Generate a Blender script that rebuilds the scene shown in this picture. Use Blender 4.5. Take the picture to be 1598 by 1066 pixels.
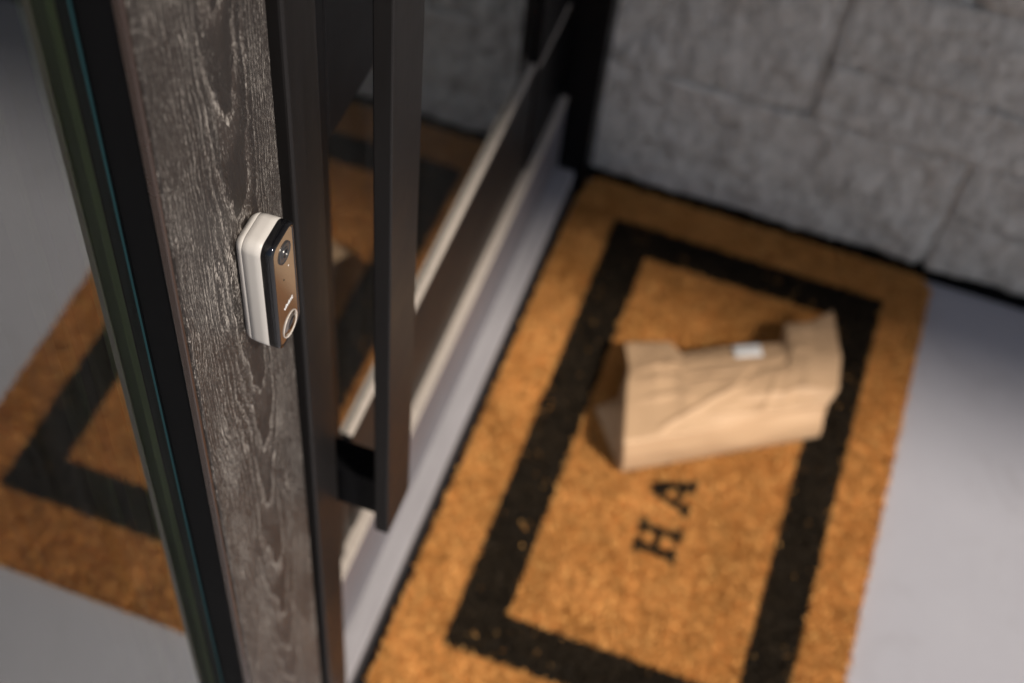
import bpy, bmesh, math, random
import numpy as np
from mathutils import Vector, Matrix, noise
random.seed(7); rng = np.random.default_rng(7)
S = bpy.context.scene
for o in list(bpy.data.objects): bpy.data.objects.remove(o)
C = S.collection

# ------------------------------------------------------------------ camera
cd = bpy.data.cameras.new('camera'); cam = bpy.data.objects.new('camera', cd); C.objects.link(cam); S.camera = cam
R = ((0.94197884, 0.30695629, -0.13584438), (0.32711563, -0.74864463, 0.57665117), (0.07530754, -0.58763003, -0.8056176))
cam.matrix_world = Matrix(((R[0][0], -R[0][1], -R[0][2], 0.0), (R[1][0], -R[1][1], -R[1][2], 0.0),
                           (R[2][0], -R[2][1], -R[2][2], 1.662), (0, 0, 0, 1)))
cd.sensor_width = 36; cd.lens = 50.06; cd.clip_start = 0.02; cd.clip_end = 500
cd.dof.use_dof = True; cd.dof.focus_distance = 0.812; cd.dof.aperture_fstop = 4.5; cd.dof.aperture_blades = 9
# ------------------------------------------------------------------ sky, sun, exposure
L = Vector((1.0, -0.50, 1.18)).normalized()
w = bpy.data.worlds.new('World'); S.world = w; w.use_nodes = True
nt = w.node_tree; bg = nt.nodes['Background']
sky = nt.nodes.new('ShaderNodeTexSky'); sky.sky_type = 'NISHITA'; sky.sun_disc = False
sky.sun_elevation = math.asin(L.z); sky.sun_rotation = math.atan2(L.x, L.y)
nt.links.new(sky.outputs[0], bg.inputs[0]); bg.inputs[1].default_value = 0.082
sd = bpy.data.lights.new('sun', 'SUN'); sd.energy = 5.0; sd.angle = math.radians(5.0); sd.color = (1.0, 0.90, 0.78)
sun = bpy.data.objects.new('sun', sd); C.objects.link(sun); sun.rotation_euler = L.to_track_quat('Z', 'Y').to_euler()
sun.location = (4, 0, 5)
vs = S.view_settings; vs.view_transform = 'Standard'; vs.look = 'None'; vs.exposure = 0.15; vs.gamma = 1.0; vs.use_curve_mapping = False
S.render.engine = 'CYCLES'

# ------------------------------------------------------------------ material helpers
class NT:
    def __init__(s, name):
        s.m = bpy.data.materials.new(name); s.m.use_nodes = True; s.t = s.m.node_tree
        s.b = s.t.nodes['Principled BSDF']; s.out = s.t.nodes['Material Output']
    def n(s, typ, props=None, **inp):
        nd = s.t.nodes.new('ShaderNode' + typ)
        for k, v in (props or {}).items(): setattr(nd, k, v)
        for k, v in inp.items():
            key = int(k[1:]) if k[0] == 'i' and k[1:].isdigit() else k.replace('_', ' ')
            s.set(nd.inputs[key], v)
        return nd
    def set(s, sock, v):
        if hasattr(v, 'links') or isinstance(v, bpy.types.NodeSocket): s.t.links.new(v, sock)
        else: sock.default_value = v
    def math(s, op, a, b=0.0, c=0.0, clamp=False):
        nd = s.n('Math', {'operation': op, 'use_clamp': clamp}, i0=a, i1=b, i2=c); return nd.outputs[0]
    def pos(s): return s.n('NewGeometry').outputs['Position']
    def obj(s): return s.n('TexCoord').outputs['Object']
    def scale(s, v, sc): return s.n('VectorMath', {'operation': 'MULTIPLY'}, i0=v, i1=sc).outputs[0]
    def noise(s, v, sc, det=4.0, rough=0.55, dist=0.0):
        return s.n('TexNoise', None, Vector=v, Scale=sc, Detail=det, Roughness=rough, Distortion=dist).outputs[0]
    def ramp(s, f, stops, interp='LINEAR'):
        nd = s.n('ValToRGB', None, Fac=f); cr = nd.color_ramp; cr.interpolation = interp
        while len(cr.elements) > 1: cr.elements.remove(cr.elements[-1])
        for i, (p, c) in enumerate(stops):
            e = cr.elements[0] if i == 0 else cr.elements.new(p)
            e.position = p; e.color = (c, c, c, 1) if not isinstance(c, tuple) else (*c, 1)
        return nd.outputs[0]
    def mix(s, f, a, b, blend='MIX'):
        nd = s.n('Mix', {'data_type': 'RGBA', 'blend_type': blend})
        s.set(nd.inputs[0], f); s.set(nd.inputs[6], a if not isinstance(a, tuple) else (*a, 1)); s.set(nd.inputs[7], b if not isinstance(b, tuple) else (*b, 1))
        return nd.outputs[2]
    def P(s, **k):
        for kk, v in k.items():
            s.set(s.b.inputs[kk.replace('_', ' ')], (*v, 1) if isinstance(v, tuple) and len(v) == 3 else v)
        return s
    def bump(s, h, dist, strength=1.0):
        s.set(s.b.inputs['Normal'], s.n('Bump', None, Height=h, Distance=dist, Strength=strength).outputs[0])

def painted(name, col, rough, spec=0.5, metal=0.0, grain=(1, 1, .05), amt=0.10, sc=160.0):
    t = NT(name); p = t.scale(t.pos(), grain); f = t.noise(p, sc, 5, .6)
    d = t.noise(t.pos(), 14, 4, .6)
    cc = t.mix(f, tuple(c * .75 for c in col), tuple(min(1, c * 1.3) for c in col))
    t.P(Base_Color=cc, Metallic=metal, Specular_IOR_Level=spec)
    t.P(Roughness=t.math('ADD', t.math('MULTIPLY', d, amt * 2), rough - amt))
    t.bump(f, .00012); return t.m

M = {}
M['bronze'] = painted('dark_bronze_paint', (.010, .009, .009), .40, .18)
M['black'] = painted('black_paint', (.003, .003, .0035), .36, .10)
M['blackgap'] = painted('black_rubber', (.002, .002, .0025), .7, .08)
M['teal'] = painted('teal_sealant', (.010, .032, .038), .35, .4)
M['olive'] = painted('olive_glazing_tape', (.36, .36, .15), .5, .2)
M['browning'] = painted('bronze_edge', (.03, .018, .014), .25, .7)
M['alu'] = painted('weathered_aluminium', (.30, .29, .305), .45, .4, .2, (1, .08, 1), .14, 120)
M['riser'] = painted('grey_riser', (.125, .12, .135), .42, .45, .1, (1, .08, 1), .14, 90)
M['alud'] = painted('dull_aluminium', (.045, .043, .046), .5, .3, .2)
M['cream'] = painted('pale_skylit_edge', (.34, .30, .265), .5, .4)  # light caught by the upward ledges, put into a pale colour
t = NT('white_plastic'); t.P(Base_Color=(.44, .42, .40), Roughness=.42, Specular_IOR_Level=.4); t.bump(t.noise(t.pos(), 2500, 2, .5), .00003, .4); M['ivory'] = t.m
M['gloss'] = painted('gloss_black_plastic', (.004, .004, .005), .08, .6, 0, (1, 1, 1), .02, 100)
M['ring'] = painted('pale_ring', (.50, .45, .40), .3, .5)
M['lens'] = painted('lens_housing', (.03, .03, .032), .3, .5)
M['lensglass'] = painted('lens_glass', (.004, .004, .006), .04, .9)
M['print'] = painted('white_print', (.8, .8, .78), .5)
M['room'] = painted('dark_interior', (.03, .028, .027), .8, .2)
M['canopy_fill'] = painted('pale_bounce_canopy', (.62, .60, .57), .7, .3)  # underside of the added canopy, kept pale to bounce fill light

t = NT('bronze_mirror_face')   # dark tinted mirror glass
t.P(Base_Color=(.06, .045, .035), Roughness=.06, IOR=2.3, Specular_IOR_Level=.6); M['face'] = t.m

def wood():
    t = NT('limed_dark_oak'); p = t.pos(); sp = t.n('SeparateXYZ', None, Vector=p).outputs
    y, z = sp[1], sp[2]
    wob = t.math('MULTIPLY', t.math('SUBTRACT', t.noise(t.scale(p, (1, 1, .25)), 13, 4, .6), .5), .042)
    wob2 = t.math('MULTIPLY', t.math('SUBTRACT', t.noise(t.scale(p, (1, 1, .25)), 110, 4, .6), .5), .0055)
    u = t.math('ADD', t.math('ADD', t.math('SUBTRACT', y, .4640), wob), wob2)
    par = t.math('MULTIPLY', t.math('MULTIPLY', u, u), 300.0)
    ring = t.math('ADD', t.math('SUBTRACT', z, par), t.math('MULTIPLY', t.noise(p, 16, 5, .65), .16))
    fr = t.math('FRACT', t.math('MULTIPLY', ring, 12.5))
    band = t.ramp(fr, [(0, 0.0), (.42, .05), (.80, .75), (.95, 1.0), (1.0, 0.0)])
    # short pale pores, long along the grain
    pv = t.n('CombineXYZ', None, X=sp[0], Y=t.math('ADD', y, t.math('MULTIPLY', wob, 1.0)), Z=t.math('MULTIPLY', z, .13)).outputs[0]
    pores = t.noise(pv, 2500, 3, .65, .3)
    pv2 = t.n('CombineXYZ', None, X=sp[0], Y=t.math('ADD', y, wob), Z=t.math('MULTIPLY', z, .07)).outputs[0]
    strk = t.noise(pv2, 900, 4, .65, .4)
    pv3 = t.n('CombineXYZ', None, X=sp[0], Y=t.math('ADD', y, wob), Z=t.math('MULTIPLY', z, .022)).outputs[0]
    fine = t.noise(pv3, 1650, 3, .6, .2)
    th = t.math('ADD', t.math('MULTIPLY', pores, .52), t.math('ADD', t.math('MULTIPLY', strk, .20), t.math('MULTIPLY', fine, .28)))
    th = t.math('ADD', th, t.math('MULTIPLY', band, .065))
    patch = t.noise(t.scale(p, (1, 1, .4)), 28, 3, .5)
    th = t.math('ADD', th, t.math('MULTIPLY', t.math('SUBTRACT', patch, .5), .16))
    heart = t.math('POWER', 2.718, t.math('MULTIPLY', t.math('MULTIPLY', u, u), -15000.0))
    th = t.math('SUBTRACT', th, t.math('MULTIPLY', heart, .06))
    front = t.math('MULTIPLY', heart, t.ramp(t.math('ADD', fr, t.math('MULTIPLY', t.math('SUBTRACT', pores, .5), .25)), [(.84, 0.0), (.91, 1.0), (.97, .2), (1.0, 0.0)]))
    th = t.math('ADD', th, t.math('MULTIPLY', front, .09))
    fleck = t.ramp(th, [(.540, 0.0), (.578, .33), (.635, 1.0)])
    # broad pale spots where the ring front crosses the heart
    tone = t.noise(pv2, 60, 4, .6)
    base = t.mix(tone, (.007, .0056, .005), (.030, .024, .0205))
    base = t.mix(t.math('MULTIPLY', band, .5), base, (.055, .042, .036))
    col = t.mix(t.math('MULTIPLY', fleck, .9), base, (.46, .42, .38))
    t.P(Base_Color=col, Roughness=t.math('ADD', t.math('MULTIPLY', fleck, .25), t.math('ADD', t.math('MULTIPLY', tone, .25), .30)), Specular_IOR_Level=.45)
    h = t.math('SUBTRACT', t.math('ADD', t.math('MULTIPLY', strk, .5), t.math('MULTIPLY', fine, .7)), t.math('MULTIPLY', fleck, .45))
    t.bump(h, .0009, .9); return t.m
M['wood'] = wood()

def concrete():
    t = NT('porch_concrete'); p = t.pos()
    a = t.noise(p, 3.2, 6, .62); b = t.noise(p, 55, 6, .7); c = t.noise(p, 700, 3, .6)
    col = t.mix(a, (.265, .265, .30), (.355, .355, .39)); col = t.mix(t.math('MULTIPLY', b, .55), col, (.285, .28, .31))
    spk = t.ramp(t.noise(p, 260, 2, .5), [(.70, 0.0), (.78, 1.0)]); col = t.mix(t.math('MULTIPLY', spk, .5), col, (.17, .16, .16))
    stn = t.ramp(t.noise(p, 9, 6, .75, 1.2), [(.52, 0.0), (.68, 1.0)]); col = t.mix(t.math('MULTIPLY', stn, .28), col, (.22, .215, .225))
    t.P(Base_Color=col, Roughness=t.math('ADD', t.math('MULTIPLY', b, .25), .45), Specular_IOR_Level=.35)
    t.bump(t.math('ADD', b, t.math('MULTIPLY', c, .5)), .0007, .6); return t.m
M['concrete'] = concrete()

def stone():
    t = NT('split_limestone'); p = t.pos()
    oi = t.n('ObjectInfo').outputs['Random']
    a = t.noise(p, 7, 5, .6); b = t.noise(t.scale(p, (1, 1, .55)), 62, 6, .70, .5); c = t.noise(p, 260, 4, .65)
    col = t.mix(a, (.68, .625, .565), (.87, .82, .765)); col = t.mix(t.math('MULTIPLY', oi, .35), col, (.60, .565, .52))
    ru = t.ramp(t.noise(p, 11, 4, .6), [(.56, 0.0), (.70, 1.0)]); col = t.mix(t.math('MULTIPLY', ru, .30), col, (.44, .34, .26))
    gr = t.ramp(b, [(.36, 1.0), (.54, 0.0)]); col = t.mix(t.math('MULTIPLY', gr, .55), col, (.30, .27, .235))  # pits coloured darker to stand in for shade in the relief
    t.P(Base_Color=col, Roughness=.85, Specular_IOR_Level=.2)
    t.bump(t.math('ADD', b, t.math('MULTIPLY', c, .25)), .018, 1.0); return t.m
M['stone'] = stone()
t = NT('mortar'); f = t.noise(t.pos(), 200, 4, .6); t.P(Base_Color=t.mix(f, (.56, .52, .475), (.70, .66, .61)), Roughness=.95); t.bump(f, .002); M['mortar'] = t.m

def coir(name, c0, c1, c2):
    t = NT(name); p = t.pos(); a = t.noise(p, 16, 5, .65); b = t.noise(p, 330, 3, .6); r = t.n('Attribute', {'attribute_name': 'tone'}).outputs['Fac']
    col = t.mix(t.ramp(a, [(.3, 0.0), (.7, 1.0)]), c0, c1); col = t.mix(t.math('MULTIPLY', b, .6), col, c2)
    tr = t.ramp(t.noise(p, 6, 4, .7, .5), [(.42, 0.0), (.66, 1.0)]); col = t.mix(t.math('MULTIPLY', tr, .38), col, tuple(x * .55 for x in c0))
    tu = t.noise(p, 48, 4, .65); col = t.mix(t.math('MULTIPLY', t.ramp(tu, [(.40, 1.0), (.56, 0.0)]), .50), col, tuple(x * .6 for x in c0))
    col = t.mix(t.math('MULTIPLY', r, .60), col, tuple(min(1, x * 1.5) for x in c1))
    t.P(Base_Color=col, Roughness=.75, Specular_IOR_Level=.15); t.bump(b, .002); return t.m
M['coir'] = coir('tan_coir', (.50, .215, .052), (.76, .40, .135), (.58, .26, .068))
M['coirblack'] = coir('black_coir', (.012, .009, .006), (.040, .027, .015), (.008, .006, .004))

def kraft():
    t = NT('kraft_paper'); p = t.obj(); a = t.noise(p, 20, 4, .6); b = t.noise(t.scale(p, (1, .25, 1)), 420, 4, .7)
    col = t.mix(a, (.44, .285, .165), (.53, .355, .215)); col = t.mix(t.math('MULTIPLY', b, .35), col, (.36, .22, .12))
    t.P(Base_Color=col, Roughness=.62, Specular_IOR_Level=.3); t.bump(t.noise(p, 130, 4, .6), .0006, .5); return t.m
M['kraft'] = kraft()
t = NT('white_sticker'); t.P(Base_Color=(.82, .82, .82), Roughness=.4); t.bump(t.noise(t.pos(), 300, 3, .5), .0003); M['sticker'] = t.m

def glass(name, ior, tint, dust):
    t = NT(name); fr = t.math('ADD', t.math('MULTIPLY', t.n('Fresnel', None, IOR=1.6).outputs[0], 1.0 - ior), ior)
    tr = t.n('BsdfTransparent', None, Color=(*tint, 1)); gl = t.n('BsdfGlossy', None, Color=(.96, .98, .97, 1), Roughness=.012)
    ns = t.noise(t.pos(), 3.0, 2, .5); t.set(gl.inputs['Normal'], t.n('Bump', None, Height=ns, Distance=.0006, Strength=.3).outputs[0])
    m1 = t.n('MixShader', None, i0=fr, i1=tr.outputs[0], i2=gl.outputs[0])
    df = t.n('BsdfDiffuse', None, Color=(.6, .6, .62, 1))
    sp = t.math('MULTIPLY', t.ramp(t.noise(t.scale(t.pos(), (1, 1, .07)), 60, 6, .72), [(.35, .3), (.75, 1.0)]), dust)
    m2 = t.n('MixShader', None, i0=sp, i1=m1.outputs[0], i2=df.outputs[0])
    t.t.links.new(m2.outputs[0], t.out.inputs[0]); return t.m
M['glass'] = glass('window_glass', .20, (.72, .78, .80), .014)
t = NT('clear_glass_side'); tr = t.n('BsdfTransparent', None, Color=(.90, .96, .93, 1)); t.t.links.new(tr.outputs[0], t.out.inputs[0]); M['clear'] = t.m
M['glassin'] = glass('inner_window_glass', .06, (.75, .85, .82), .006)

# ------------------------------------------------------------------ geometry helpers
def obj(name, bm, m, parent=None, smooth=False, bevel=0.0, seg=2):
    if isinstance(bm, bmesh.types.BMesh):
        bmesh.ops.recalc_face_normals(bm, faces=bm.faces)
        me = bpy.data.meshes.new(name); bm.to_mesh(me); bm.free()
    else: me = bm
    o = bpy.data.objects.new(name, me); C.objects.link(o)
    if m is not None: me.materials.append(M[m])
    if smooth:
        for p in me.polygons: p.use_smooth = True
    if parent is not None:
        o.parent = parent; o.matrix_parent_inverse = parent.matrix_world.inverted()
    if bevel:
        b = o.modifiers.new('bevel', 'BEVEL'); b.width = bevel; b.segments = seg; b.limit_method = 'ANGLE'
    return o
def thing(name, label, cat, loc, group=None):
    o = bpy.data.objects.new(name, None); C.objects.link(o); o.location = loc; o.empty_display_size = .05
    o['label'] = label; o['category'] = cat
    if group: o['group'] = group
    bpy.context.view_layer.update(); o.matrix_world = Matrix.Translation(loc); return o
def struct(o): o['kind'] = 'structure'; return o
def box(x0, x1, y0, y1, z0, z1, bm=None):
    bm = bm or bmesh.new()
    v = [bm.verts.new(c) for c in ((x0, y0, z0), (x1, y0, z0), (x1, y1, z0), (x0, y1, z0), (x0, y0, z1), (x1, y0, z1), (x1, y1, z1), (x0, y1, z1))]
    for f in ((0, 3, 2, 1), (4, 5, 6, 7), (0, 1, 5, 4), (1, 2, 6, 5), (2, 3, 7, 6), (3, 0, 4, 7)): bm.faces.new([v[i] for i in f])
    return bm
def rrect(y0, y1, z0, z1, r, n=6):
    pts = []
    for cy, cz, a0 in ((y1 - r, z1 - r, 0), (y0 + r, z1 - r, 90), (y0 + r, z0 + r, 180), (y1 - r, z0 + r, 270)):
        for k in range(n + 1):
            a = math.radians(a0 + 90 * k / n); pts.append((cy + r * math.cos(a), cz + r * math.sin(a)))
    return pts
def loft(y0, y1, z0, z1, r, prof, n=6, cap0=True, cap1=True):
    """rounded rectangle in the y-z plane lofted along x; prof = [(x, inset)]"""
    bm = bmesh.new(); rings = []
    for x, ins in prof:
        rings.append([bm.verts.new((x, p, q)) for p, q in rrect(y0 + ins, y1 - ins, z0 + ins, z1 - ins, max(r - ins, .0006), n)])
    for a, b in zip(rings, rings[1:]):
        for i in range(len(a)): bm.faces.new((a[i], a[(i + 1) % len(a)], b[(i + 1) % len(a)], b[i]))
    if cap0: bm.faces.new(rings[0])
    if cap1: bm.faces.new(rings[-1])
    return bm
def lathe(cy, cz, prof, n=40, bm=None):
    """prof [(x, r)] turned about an axis along x"""
    bm = bm or bmesh.new(); rings = []
    for x, r in prof: rings.append([bm.verts.new((x, cy + r * math.cos(2 * math.pi * k / n), cz + r * math.sin(2 * math.pi * k / n))) for k in range(n)])
    for a, b in zip(rings, rings[1:]):
        for i in range(n): bm.faces.new((a[i], a[(i + 1) % n], b[(i + 1) % n], b[i]))
    if prof[0][1] > 1e-5: bm.faces.new(rings[0])
    if prof[-1][1] > 1e-5: bm.faces.new(rings[-1])
    return bm
def prism(poly, z0, z1):
    bm = bmesh.new(); a = [bm.verts.new((*p, z0)) for p in poly]; b = [bm.verts.new((*p, z1)) for p in poly]
    bm.faces.new(a); bm.faces.new(b)
    for i in range(len(a)): bm.faces.new((a[i], a[(i + 1) % len(a)], b[(i + 1) % len(a)], b[i]))
    return bm

def pane(name, bm, m, parent):      # coated outer face, clear glass behind it
    o = obj(name, bm, m, parent); o.data.materials.append(M['clear'])
    for p in o.data.polygons: p.material_index = 0 if p.normal.x > .5 else 1
    return o
# ------------------------------------------------------------------ the setting
struct(obj('ground', box(-60, 60, -60, 60, -.40, -.13), 'concrete'))
struct(obj('porch_floor', box(-.36, 3.2, -3.2, 1.75, -.12, 0.0), 'concrete'))
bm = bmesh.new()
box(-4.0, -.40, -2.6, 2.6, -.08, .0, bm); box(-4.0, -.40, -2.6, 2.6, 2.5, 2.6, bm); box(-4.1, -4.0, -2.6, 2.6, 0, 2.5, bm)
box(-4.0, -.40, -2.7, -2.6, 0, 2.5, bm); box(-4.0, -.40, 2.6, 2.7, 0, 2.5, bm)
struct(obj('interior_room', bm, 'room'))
rf = obj('shade_canopy', box(-.45, 3.0, .27, 3.2, 2.45, 2.62), 'canopy_fill', bevel=.004); rf['label'] = 'unseen pale flat canopy added to shade the far mat and wall'; rf['category'] = 'roof'  # out-of-view slab added to shade the far mat and wall
struct(obj('house_wall', box(-.62, -.455, -3.2, 3.2, 2.451, 3.4), 'stone'))

# stone wall at right angles to the door
YW = 1.566
wall = thing('stone_wall', 'pale rough split-face limestone wall beside the door', 'wall', (.3, YW, 0))
rects = [(-.30, .256, .020, .248), (.256, .80, .020, .137), (.256, .64, .137, .248), (-.30, .020, .248, .50), (.020, .56, .248, .352), (.020, .40, .352, .50),
         (.40, .86, .352, .50), (.56, 1.02, .248, .352), (.64, 1.05, .137, .248), (.80, 1.2, .020, .137)]
XE = 2.0
def fill(z0, z1, xs):
    x = xs
    while x < XE:
        wdt = random.uniform(.28, .62); x1 = min(x + wdt, XE)
        if XE - x1 < .18: x1 = XE
        rects.append((x, x1, z0, z1)); x = x1
fill(.352, .50, .86); fill(.248, .352, 1.02); fill(.137, .248, 1.05); fill(.020, .137, 1.2)
z = .50
while z < 2.25:
    h = random.choice((.11, .15, .19, .24)); fill(z, z + h, -.30); z += h
ZT = z
obj('mortar_core', box(-.40, XE - .004, YW - .0085, YW + .30, .026, ZT), 'mortar', wall)
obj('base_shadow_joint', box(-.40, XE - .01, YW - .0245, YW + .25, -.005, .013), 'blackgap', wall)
def stone_mesh(x0, x1, z0, z1, k, fine):
    x0 += .0018; x1 -= .0018; z0 += .0005; z1 -= .0005
    st = .0085 if fine else .03
    nx = max(3, int((x1 - x0) / st)); nz = max(3, int((z1 - z0) / st)); bm = bmesh.new(); G = []
    for i in range(nx + 1):
        row = []
        for j in range(nz + 1):
            x = x0 + (x1 - x0) * i / nx; zz = z0 + (z1 - z0) * j / nz
            e = min(x - x0, x1 - x, zz - z0, z1 - zz); ed = max(0.0, min(1, min(x - x0, x1 - x) / .004, .75 + min(zz - z0, z1 - zz) / .012))
            q = Vector((x * 9 + k * 7.3, k * 3.1, zz * 9)); d = noise.fractal(q, .9, 2.1, 5) * .0090
            d += noise.noise(q * 4.0) * .0045 + noise.noise(q * 11) * .0026
            jx = noise.noise(Vector((zz * 40, k, 3))) * .003 if i in (0, nx) else 0
            jz = noise.noise(Vector((x * 40, k, 9))) * .003 if j in (0, nz) else 0
            y = YW - .0075 - (.0115 + d) * (ed ** .5)
            row.append(bm.verts.new((x + jx, min(y, YW - .0065), zz + jz)))
        G.append(row)
    for i in range(nx):
        for j in range(nz): bm.faces.new((G[i][j], G[i + 1][j], G[i + 1][j + 1], G[i][j + 1]))
    bd = [G[i][0] for i in range(nx + 1)] + [G[nx][j] for j in range(1, nz + 1)] + [G[i][nz] for i in range(nx - 1, -1, -1)] + [G[0][j] for j in range(nz - 1, 0, -1)]
    bk = [bm.verts.new((v.co.x, YW + .06, v.co.z)) for v in bd]
    for i in range(len(bd)): bm.faces.new((bd[i], bk[i], bk[(i + 1) % len(bd)], bd[(i + 1) % len(bd)]))
    return bm
for k, (x0, x1, z0, z1) in enumerate(rects):
    obj('stone', stone_mesh(x0, x1, z0, z1, k, k < 8), 'stone', wall, smooth=True)

# ------------------------------------------------------------------ wooden post, side window, door frame
XWD = -.2765
post = thing('wooden_post', 'dark limed oak post between the side window and the door', 'post', (-.32, .458, 0))
obj('post_board', box(-.36, XWD, .3985, .5195, 0, 2.45), 'wood', post, bevel=.0012)
obj('metal_edge', box(-.302, XWD - .0062, .3962, .3980, 0, 2.45), 'blackgap', post)
obj('edge_strip', box(XWD - .0060, XWD - .0014, .3950, .3982, 0, 2.45), 'browning', post, bevel=.0006)

sw = thing('side_window', 'tall glass side window left of the wooden post', 'window', (-.31, -.2, 0))
pane('glass_pane', box(-.309, -.303, -1.2, .3935, .10, 2.30), 'glass', sw)
pane('inner_pane', box(-.331, -.325, -1.2, .3935, .10, 2.30), 'glassin', sw)
obj('glass_edge', box(-.309, -.3033, .3936, .3958, .10, 2.30), 'teal', sw)
obj('spacer_bar', box(-.3245, -.3172, .3865, .3934, .10, 2.30), 'olive', sw, bevel=.0006)
obj('spacer_bar', box(-.3168, -.3095, .3872, .3934, .10, 2.30), 'olive', sw, bevel=.0006)
obj('frame_channel', box(-.36, -.3025, .3962, .3983, .0, 2.45), 'black', sw)
obj('bottom_frame', box(-.345, -.285, -1.2, .3940, .0, .099), 'black', sw, bevel=.002)
obj('top_frame', box(-.345, -.285, -1.2, .3940, 2.301, 2.45), 'black', sw, bevel=.002)
obj('far_frame', box(-.345, -.285, -1.26, -1.201, .0, 2.45), 'black', sw, bevel=.002)

fr = thing('door_frame', 'dark bronze metal frame and threshold around the glass door', 'door frame', (-.30, 1.0, 0))
obj('jamb', box(-.40, -.2745, .5330, .5760, 0, 2.45), 'bronze', fr, bevel=.0025, seg=3)
obj('jamb_gasket', box(-.40, -.2880, .5200, .5327, 0, 2.45), 'blackgap', fr)
obj('jamb', box(-.40, -.272, 1.492, 1.541, 0, 2.45), 'black', fr, bevel=.002)
obj('head', box(-.40, -.255, .5765, 1.4915, 2.15, 2.45), 'black', fr, bevel=.002)
th = obj('threshold', box(-.318, -.2865, .5764, 1.4918, .043, .058), 'alu', fr, bevel=.003, seg=3)
obj('riser_plate', box(-.330, -.3150, .5764, 1.4918, .0582, .1984), 'riser', fr, bevel=.0015)
obj('riser_lip', box(-.330, -.3138, .5764, 1.4918, .1985, .2058), 'cream', fr, bevel=.002)
obj('rubber_strip', box(-.318, -.2900, .5764, 1.4918, .036, .0428), 'blackgap', th)
obj('face_strip', box(-.318, -.2850, .5764, 1.4918, .017, .0358), 'alud', th, bevel=.001)
obj('rubber_strip', box(-.318, -.2800, .5764, 1.4918, .0, .0168), 'blackgap', th)

door = thing('front_door', 'dark framed glass front door with a long black pull handle', 'door', (-.33, 1.0, .207))
obj('stile', box(-.362, -.3235, .578, .690, .2070, 2.148), 'black', door, bevel=.002)
obj('stile', box(-.362, -.3235, 1.325, 1.490, .2070, 2.148), 'black', door, bevel=.002)
obj('bottom_rail', box(-.362, -.3282, .6905, 1.3245, .2070, .392), 'bronze', door, bevel=.001)
obj('middle_rail', box(-.362, -.3235, .6905, 1.3245, .872, 1.02), 'black', door, bevel=.002)
obj('top_rail', box(-.362, -.3235, .6905, 1.3245, 2.0, 2.148), 'black', door, bevel=.002)
pane('glass_pane', box(-.339, -.333, .6905, 1.3245, .3925, .8715), 'glass', door)
pane('glass_pane', box(-.339, -.333, .6905, 1.3245, 1.0205, 1.9995), 'glass', door)
pane('inner_pane', box(-.358, -.352, .6905, 1.3245, .3925, .8715), 'glassin', door)
obj('stile_trim', box(-.3233, -.3208, 1.3252, 1.452, .4037, .4070), 'cream', door)
kp = obj('kick_plate', box(-.3278, -.3262, .722, 1.3242, .2085, .4035), 'bronze', door, bevel=.0008)
obj('kick_plate_ledge', box(-.3328, -.3258, .722, 1.3242, .4037, .4070), 'cream', kp, bevel=.0012)
ph = obj('pull_handle', box(-.238, -.2250, .570, .6215, .524, 1.86), 'bronze', door, bevel=.0012)
for zz in (.507 + .03, 1.78):
    obj('bracket', box(-.3230, -.2383, .581, .611, zz - .004, zz + .052), 'black', ph, bevel=.001)

# ------------------------------------------------------------------ doorbell camera on the post
by0, by1, bz0, bz1 = .4545, .4855, .9375, 1.0350
db = thing('doorbell_camera', 'white and black video doorbell mounted on the wooden post', 'doorbell', (XWD, .4725, .935))
X = lambda d: XWD + d
obj('back_plate', loft(by0, by1, bz0, bz1, .0080, [(X(.0002), .0046), (X(.0012), .0030), (X(.0030), .0015), (X(.0052), .0006), (X(.0055), .0010)], 8), 'ivory', db, smooth=True)
obj('housing', loft(by0, by1, bz0, bz1, .0080, [(X(.0056), .0009), (X(.0059), .0005), (X(.0095), .0001), (X(.0130), .0), (X(.0172), .0), (X(.0174), .0003)], 8), 'ivory', db, smooth=True)
bz = obj('bezel', loft(by0, by1, bz0, bz1, .0080, [(X(.0175), .0004), (X(.0179), .0002), (X(.0232), .0002), (X(.0244), .0008), (X(.0248), .0023), (X(.0246), .0029), (X(.0238), .0030)], 8), 'gloss', db, smooth=True)
xf = X(.0244)
obj('face_plate', loft(by0 + .0029, by1 - .0029, bz0 + .0029, bz1 - .0029, .0051, [(xf - .0009, 0), (xf - .0002, 0), (xf, .0003)], 8), 'face', db)
ym = (by0 + by1) / 2 + .0008; zl = 1.0180; zb = .9495
ln = obj('camera_lens', lathe(ym, zl, [(xf, .0076), (xf + .0007, .0075), (xf + .0009, .0070), (xf + .0005, .0064), (xf + .0005, .0042), (xf + .0011, .0039), (xf + .0011, .0032), (xf + .0004, .0029)]), 'lens', db)
obj('lens_glass', lathe(ym, zl, [(xf + .0004, .0029), (xf + .0009, .0019), (xf + .0011, .0)]), 'lensglass', ln, smooth=True)
obj('microphone_hole', lathe(ym - .003, .9960, [(xf, .0006), (xf + .00015, .0006)], 12), 'blackgap', db)
obj('sensor_dot', lathe(ym + .004, 1.0020, [(xf, .0005), (xf + .00015, .0005)], 12), 'print', db)
rb = obj('button_ring', lathe(ym, zb, [(xf, .0096), (xf + .0004, .0096), (xf + .0006, .0094), (xf + .0004, .0091), (xf, .0090)], 56), 'ring', db, smooth=True)
obj('button', lathe(ym, zb, [(xf, .0089), (xf + .0002, .0087), (xf + .0001, .0068), (xf + .0007, .0062), (xf + .0009, .0)], 48), 'face', rb, smooth=True)
obj('button_centre', lathe(ym + .0012, zb, [(xf + .0010, .0048), (xf + .0012, .0043), (xf + .0013, .0)], 40), 'gloss', rb, smooth=True)
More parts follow.
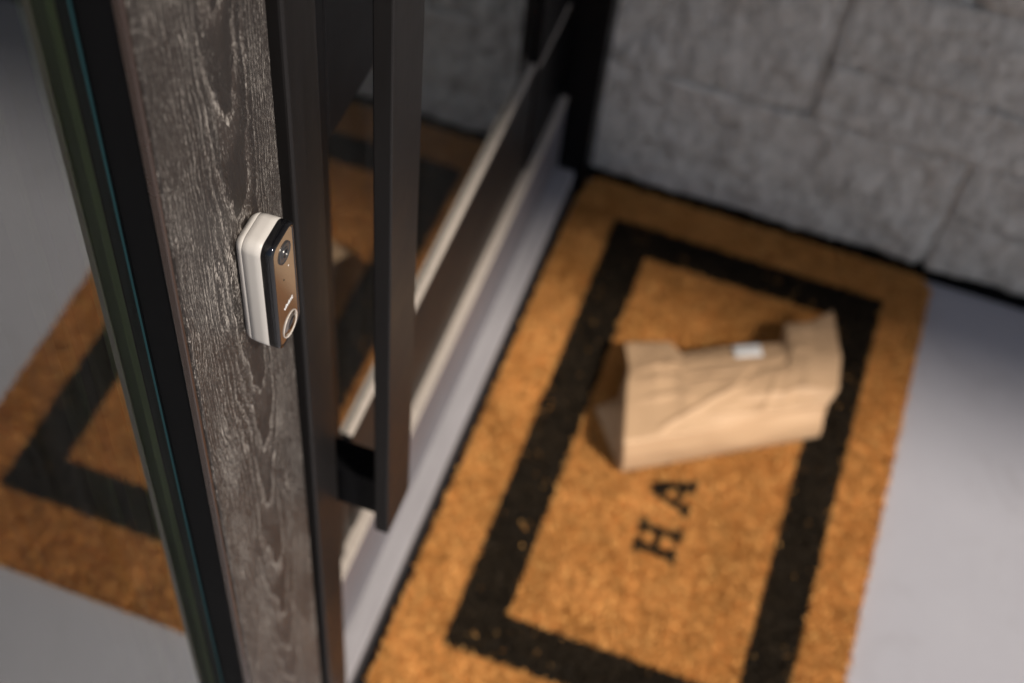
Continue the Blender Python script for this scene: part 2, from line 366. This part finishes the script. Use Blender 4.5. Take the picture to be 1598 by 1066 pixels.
tc = bpy.data.curves.new('lettering', 'FONT'); tc.body = 'vivint'; tc.size = .0056; tc.align_x = 'CENTER'; tc.align_y = 'CENTER'; tc.extrude = .00006; tc.offset = .00008
to = bpy.data.objects.new('lettering', tc); C.objects.link(to)
to.matrix_world = Matrix(((0, 0, 1, xf + .00012), (1, 0, 0, ym), (0, 1, 0, .9705), (0, 0, 0, 1)))
bpy.context.view_layer.update(); dg = bpy.context.evaluated_depsgraph_get()
me = bpy.data.meshes.new_from_object(to.evaluated_get(dg)); mw = to.matrix_world.copy(); me.transform(mw)
bpy.data.objects.remove(to); me.materials.clear(); obj('lettering', me, 'print', db)

# ------------------------------------------------------------------ doormat
X0, X1, Y0, Y1 = -.274, .280, .612, 1.534; ZM = .009
matt = thing('doormat', 'orange-brown coir doormat with a black border before the door', 'doormat', (0.003, 1.073, 0))
def mat_outline(i=0.0, r=.028, n=8):
    return [(p, q) for p, q in rrect(X0 + i, X1 - i, Y0 + i, Y1 - i, r, n)]
obj('backing', prism(mat_outline(), .0008, ZM), 'coir', matt)
bo = (-.2065, .2165, .711, 1.466); bi = (-.143, .155, .775, 1.407)
bm = bmesh.new()
for a, b, c, d in ((bo[0], bo[1], bo[2], bi[2]), (bo[0], bo[1], bi[3], bo[3]), (bo[0], bi[0], bi[2], bi[3]), (bi[1], bo[1], bi[2], bi[3])): box(a, b, c, d, ZM - .002, ZM + .0006, bm)
obj('black_border', bm, 'coirblack', matt)
# slab serif letters; local (a along +y, b = height, letter tops towards the door)
Hs = .0555
LET = {'H': [((0, 0), (.023, 0), (.023, .0095), (.0175, .0095), (.0175, .0480), (.023, .0480), (.023, .0575), (0, .0575), (0, .0480), (.0055, .0480), (.0055, .0095), (0, .0095)),
             ((.030, 0), (.053, 0), (.053, .0095), (.0475, .0095), (.0475, .0480), (.053, .0480), (.053, .0575), (.030, .0575), (.030, .0480), (.0355, .0480), (.0355, .0095), (.030, .0095)),
             ((.0170, .0240), (.0360, .0240), (.0360, .0335), (.0170, .0335))],
       'A': [((-.001, 0), (.019, 0), (.019, .0090), (.0140, .0090), (.0285, .0470), (.0260, .0575), (.0200, .0575), (.0045, .0090), (-.001, .0090)),
             ((.037, 0), (.060, 0), (.060, .0090), (.0545, .0090), (.0370, .0575), (.0205, .0575), (.0245, .0475), (.0410, .0090), (.037, .0090)),
             ((.0150, .0150), (.0420, .0150), (.0395, .0235), (.0180, .0235))]}
letters = []
for ch, ys in (('H', .9215), ('A', .9955)):
    bm = bmesh.new()
    for poly in LET[ch]:
        pl = [(.0345 - b, ys + a) for a, b in poly]; letters.append(pl)
        a = [bm.verts.new((*p, ZM - .001)) for p in pl]; b = [bm.verts.new((*p, ZM + .0009)) for p in pl]
        bm.faces.new(b); bm.faces.new(a)
        for i in range(len(a)): bm.faces.new((a[i], a[(i + 1) % len(a)], b[(i + 1) % len(a)], b[i]))
    obj('letter', bm, 'coirblack', matt)['label'] = 'black slab serif letter %s woven into the mat' % ch
# pile: many short upright fibres
def inpoly(x, y, pl):
    r = np.zeros(x.shape, bool); n = len(pl)
    for i in range(n):
        xa, ya = pl[i]; xb, yb = pl[(i + 1) % n]
        if ya == yb: continue
        c = ((ya > y) != (yb > y)) & (x < (xb - xa) * (y - ya) / (yb - ya) + xa); r ^= c
    return r
NF = 150000
fx = rng.uniform(X0, X1, NF); fy = rng.uniform(Y0, Y1, NF); ok = inpoly(fx, fy, mat_outline(.001)); fx, fy = fx[ok], fy[ok]
jx = fx + rng.normal(0, .0011, fx.size); jy = fy + rng.normal(0, .0011, fx.size)
blk = (jx > bo[0]) & (jx < bo[1]) & (jy > bo[2]) & (jy < bo[3]) & ~((jx > bi[0]) & (jx < bi[1]) & (jy > bi[2]) & (jy < bi[3]))
for pl in letters: blk |= inpoly(jx, jy, pl)
worn = np.array([noise.noise(Vector((a * 28, b * 28, 4.0))) for a, b in zip(fx, fy)])
blk &= rng.random(fx.size) > np.clip(-.01 + .10 * worn, .004, .12)
def pile(name, x, y, m):
    n = x.size; ang = rng.uniform(0, 2 * math.pi, n); ln = rng.uniform(.0030, .0066, n); wd = rng.uniform(.0007, .0017, n)
    tl = rng.normal(0, .40, (n, 2)); dx = np.cos(ang) * wd; dy = np.sin(ang) * wd
    V = np.empty((n, 4, 3), np.float32); zb = ZM - .001
    V[:, 0] = np.c_[x - dx, y - dy, np.full(n, zb)]; V[:, 1] = np.c_[x + dx, y + dy, np.full(n, zb)]
    tx, ty, tz = x + tl[:, 0] * ln, y + tl[:, 1] * ln, zb + ln
    V[:, 2] = np.c_[tx + dx * .6, ty + dy * .6, tz]; V[:, 3] = np.c_[tx - dx * .6, ty - dy * .6, tz]
    me = bpy.data.meshes.new(name); me.vertices.add(n * 4); me.vertices.foreach_set('co', V.ravel())
    me.loops.add(n * 4); me.loops.foreach_set('vertex_index', np.arange(n * 4, dtype=np.int32))
    me.polygons.add(n); me.polygons.foreach_set('loop_start', np.arange(n, dtype=np.int32) * 4)
    at = me.attributes.new('tone', 'FLOAT', 'FACE'); at.data.foreach_set('value', (rng.random(n) ** 2).astype(np.float32))
    me.update(); me.validate()
    o = obj(name, me, m, matt); o['kind'] = 'stuff'; return o
pile('coir_pile', fx[~blk], fy[~blk], 'coir'); pile('black_pile', fx[blk], fy[blk], 'coirblack')
# ragged edge fibres
pts = mat_outline(0, .028, 10); ex, ey = [], []
for i in range(len(pts)):
    a = Vector(pts[i]); b = Vector(pts[(i + 1) % len(pts)]); k = int((b - a).length / .0006) + 1
    for j in range(k):
        q = a.lerp(b, random.random()); ex.append(q.x + random.gauss(0, .0012)); ey.append(q.y + random.gauss(0, .0012))
pile('edge_fringe', np.array(ex), np.array(ey), 'coir')

# ------------------------------------------------------------------ paper bag lying on the mat
ZG = .0135
bag = thing('paper_bag', 'crumpled brown paper bag lying on the doormat, sealed with white sticker', 'paper bag', (.05, 1.18, ZG))
def lerp(a, b, t): return a + (b - a) * t
def poly(pts, s):
    for (s0, p0), (s1, p1) in zip(pts, pts[1:]):
        if s <= s1: return lerp(Vector(p0), Vector(p1), (s - s0) / (s1 - s0))
    return Vector(pts[-1][1])
BOT = [(0, (-.0765, 1.0345, .080)), (.45, (.036, 1.103, .082)), (1, (.168, 1.187, .075))]
TOP = [(0, (-.1235, 1.2131, .050)), (.235, (-.0628, 1.2393, .050)), (.295, (-.0420, 1.2170, .060)), (.5, (.0200, 1.2555, .062)), (.755, (.0880, 1.2915, .060)), (.81, (.0830, 1.3300, .054)), (.90, (.118, 1.344, .060)), (1, (.1430, 1.3699, .068))]
RIG = [(0, (.168, 1.187, .075)), (.22, (.1772, 1.2239, .083)), (.52, (.1698, 1.2791, .084)), (1, (.1430, 1.3699, .068))]
LEF = [(0, (-.0765, 1.0345, .080)), (.55, (-.1000, 1.135, .074)), (.72, (-.1047, 1.1623, .066)), (1, (-.1235, 1.2131, .050))]
CREASE = [(.30, .60, .62, .57, -.0040, .005), (.55, .22, .98, .16, -.0045, .005), (.60, .30, .99, .25, .0030, .004), (.18, .05, .52, .40, .0040, .007), (.52, .40, .60, .62, -.0022, .005),
          (.62, .62, .80, .72, -.0030, .006), (.80, .72, .97, .55, .0030, .006), (.04, .34, .30, .36, .0022, .006), (.10, .72, .30, .66, -.0026, .005), (.40, .12, .95, .06, .0025, .004),
          (.66, .10, .70, .50, .0022, .005), (.30, .85, .55, .78, .0022, .005), (.02, .66, .24, .70, .0050, .008), (.02, .62, .24, .60, -.0025, .006), (.82, .96, .98, .80, .0030, .005)]
def panel(s, t):
    B, T = poly(BOT, s), poly(TOP, s); p = lerp(B, T, t)
    bl = poly(LEF, t) - lerp(Vector(BOT[0][1]), Vector(TOP[0][1]), t); br = poly(RIG, t) - lerp(Vector(BOT[-1][1]), Vector(TOP[-1][1]), t)
    p = p + bl * (1 - s) ** 2 + br * s ** 2
    q = Vector((s * 2.6, t * 2.2, 2.0)); ed = min(1, 7 * min(s, 1 - s, t + .06, 1.03 - t))
    z = .013 * math.sin(math.pi * min(1, t)) * (.5 + .5 * math.sin(math.pi * s)) + .004 * noise.noise(q) + .0012 * noise.noise(q * 4.3)
    for (sa, ta, sb, tb, am, wd) in CREASE:
        dx, dy = (sb - sa) * .29, (tb - ta) * .18; px, py = (s - sa) * .29, (t - ta) * .18; l2 = dx * dx + dy * dy
        k = (px * dx + py * dy) / l2; kk = max(0, min(1, k)); d = math.hypot(px - kk * dx, py - kk * dy)
        d += .0025 * noise.noise(Vector((s * 14, t * 14, sa * 9))); z += am * 1.25 * math.exp(-abs(d) / (wd * .6))
    p.z += ed * z
    return p
FLp, FRp = Vector((-.0695, 1.0284, ZG)), Vector((.1735, 1.1860, ZG))
def prnd(s, t):
    p = panel(s, t); k = math.exp(-t / .05) * max(0, (s - .35) / .65); p = p - Vector((.545, -.84, 0)) * .012 * k; p.z -= .007 * k
    return p
def front(s, u):          # rounded bottom fold, u = 0 on the mat, u = 1 at the crease
    A = panel(s, 0); Bp = lerp(FLp, FRp, s); p = lerp(Bp, A, u); nrm = Vector((.545, -.84, 0)); si = math.sin(math.pi * u)
    lip = .0030 * math.exp(-((u - .93) / .05) ** 2) * max(0, 1 - s / .55)
    p = p + nrm * (.005 * si + .004 * noise.noise(Vector((s * 5, u * 2, 5))) * si + lip)
    rnd = max(0, (s - .35) / .65); p = p - nrm * .012 * rnd * u ** 3; p.z -= .007 * rnd * u ** 3
    return p
bm = bmesh.new(); NS, NTt, NB = 120, 72, 16
G = []
for i in range(NS + 1):
    s_ = i / NS; row = [bm.verts.new(front(s_, j / NB)) for j in range(NB)]
    rnd = max(0, (s_ - .35) / .65)
    for j in range(NTt + 1):
        row.append(bm.verts.new(prnd(s_, j / NTt)))
    G.append(row)
for i in range(NS):
    for j in range(NB + NTt): bm.faces.new((G[i][j], G[i + 1][j], G[i + 1][j + 1], G[i][j + 1]))
obj('front_panel', bm, 'kraft', bag, smooth=True).modifiers.new('thick', 'SOLIDIFY').thickness = .0006
# folded side gussets
def gusset(edge, ground, inward, name):
    bm = bmesh.new(); G = []
    for j in range(25):
        t = j / 24; a = poly(edge, t); b = poly(ground, t); m = lerp(a, b, .5) + inward * math.sin(math.pi * min(1, t * .9 + .02)) ** .6
        G.append([bm.verts.new(lerp(a, m, k / 4)) for k in range(4)] + [bm.verts.new(lerp(m, b, k / 4)) for k in range(5)])
    for j in range(24):
        for k in range(8): bm.faces.new((G[j][k], G[j + 1][k], G[j + 1][k + 1], G[j][k + 1]))
    o = obj(name, bm, 'kraft', bag); o.modifiers.new('thick', 'SOLIDIFY').thickness = .0006; return o
gusset([(k / 16, prnd(0, k / 16)) for k in range(17)], [(0, FLp), (.45, (-.1330, 1.1165, ZG)), (.58, (-.106, 1.145, ZG)), (1, (-.108, 1.195, ZG + .012))], Vector((.040, -.006, .003)), 'side_gusset')
gusset([(k / 16, prnd(1, k / 16)) for k in range(17)], [(0, FRp), (.5, (.176, 1.262, ZG)), (1, (.138, 1.36, ZG + .006))], Vector((-.030, -.02, 0)), 'side_gusset')
bm = bmesh.new(); bp = [bm.verts.new((*p, ZG)) for p in ((-.0695, 1.0284), (.1735, 1.186), (.176, 1.262), (.138, 1.36), (.10, 1.30), (-.04, 1.225), (-.104, 1.195), (-.104, 1.145), (-.133, 1.1165))]
bm.faces.new(bp); obj('back_panel', bm, 'kraft', bag)
# folded flap hanging behind the top edge
bm = bmesh.new(); G = []
for i in range(41):
    s = .245 + .54 * i / 40; a = panel(s, 1.0); G.append([bm.verts.new(a + Vector((0, -.0002, -.0004))), bm.verts.new(a + Vector((-.002, .003, -.008))), bm.verts.new((a.x + .006, a.y - .012, ZG + .003))])
for i in range(40):
    for k in range(2): bm.faces.new((G[i][k], G[i + 1][k], G[i + 1][k + 1], G[i][k + 1]))
obj('folded_flap', bm, 'kraft', bag, smooth=True)
bm = bmesh.new(); G = []
for i in range(13):
    row = []
    for j in range(9):
        s = .505 + .135 * i / 12 ; tt = .80 + .20 * j / 8; p = panel(s, tt); row.append(bm.verts.new(p + Vector((.0002, -.0005, .0016))))
    G.append(row)
for i in range(12):
    for j in range(8): bm.faces.new((G[i][j], G[i + 1][j], G[i + 1][j + 1], G[i][j + 1]))
o = obj('sticker', bm, 'sticker', bag, smooth=True); o['label'] = 'small white sticker sealing the bag'; o.modifiers.new('thick', 'SOLIDIFY').thickness = .0004
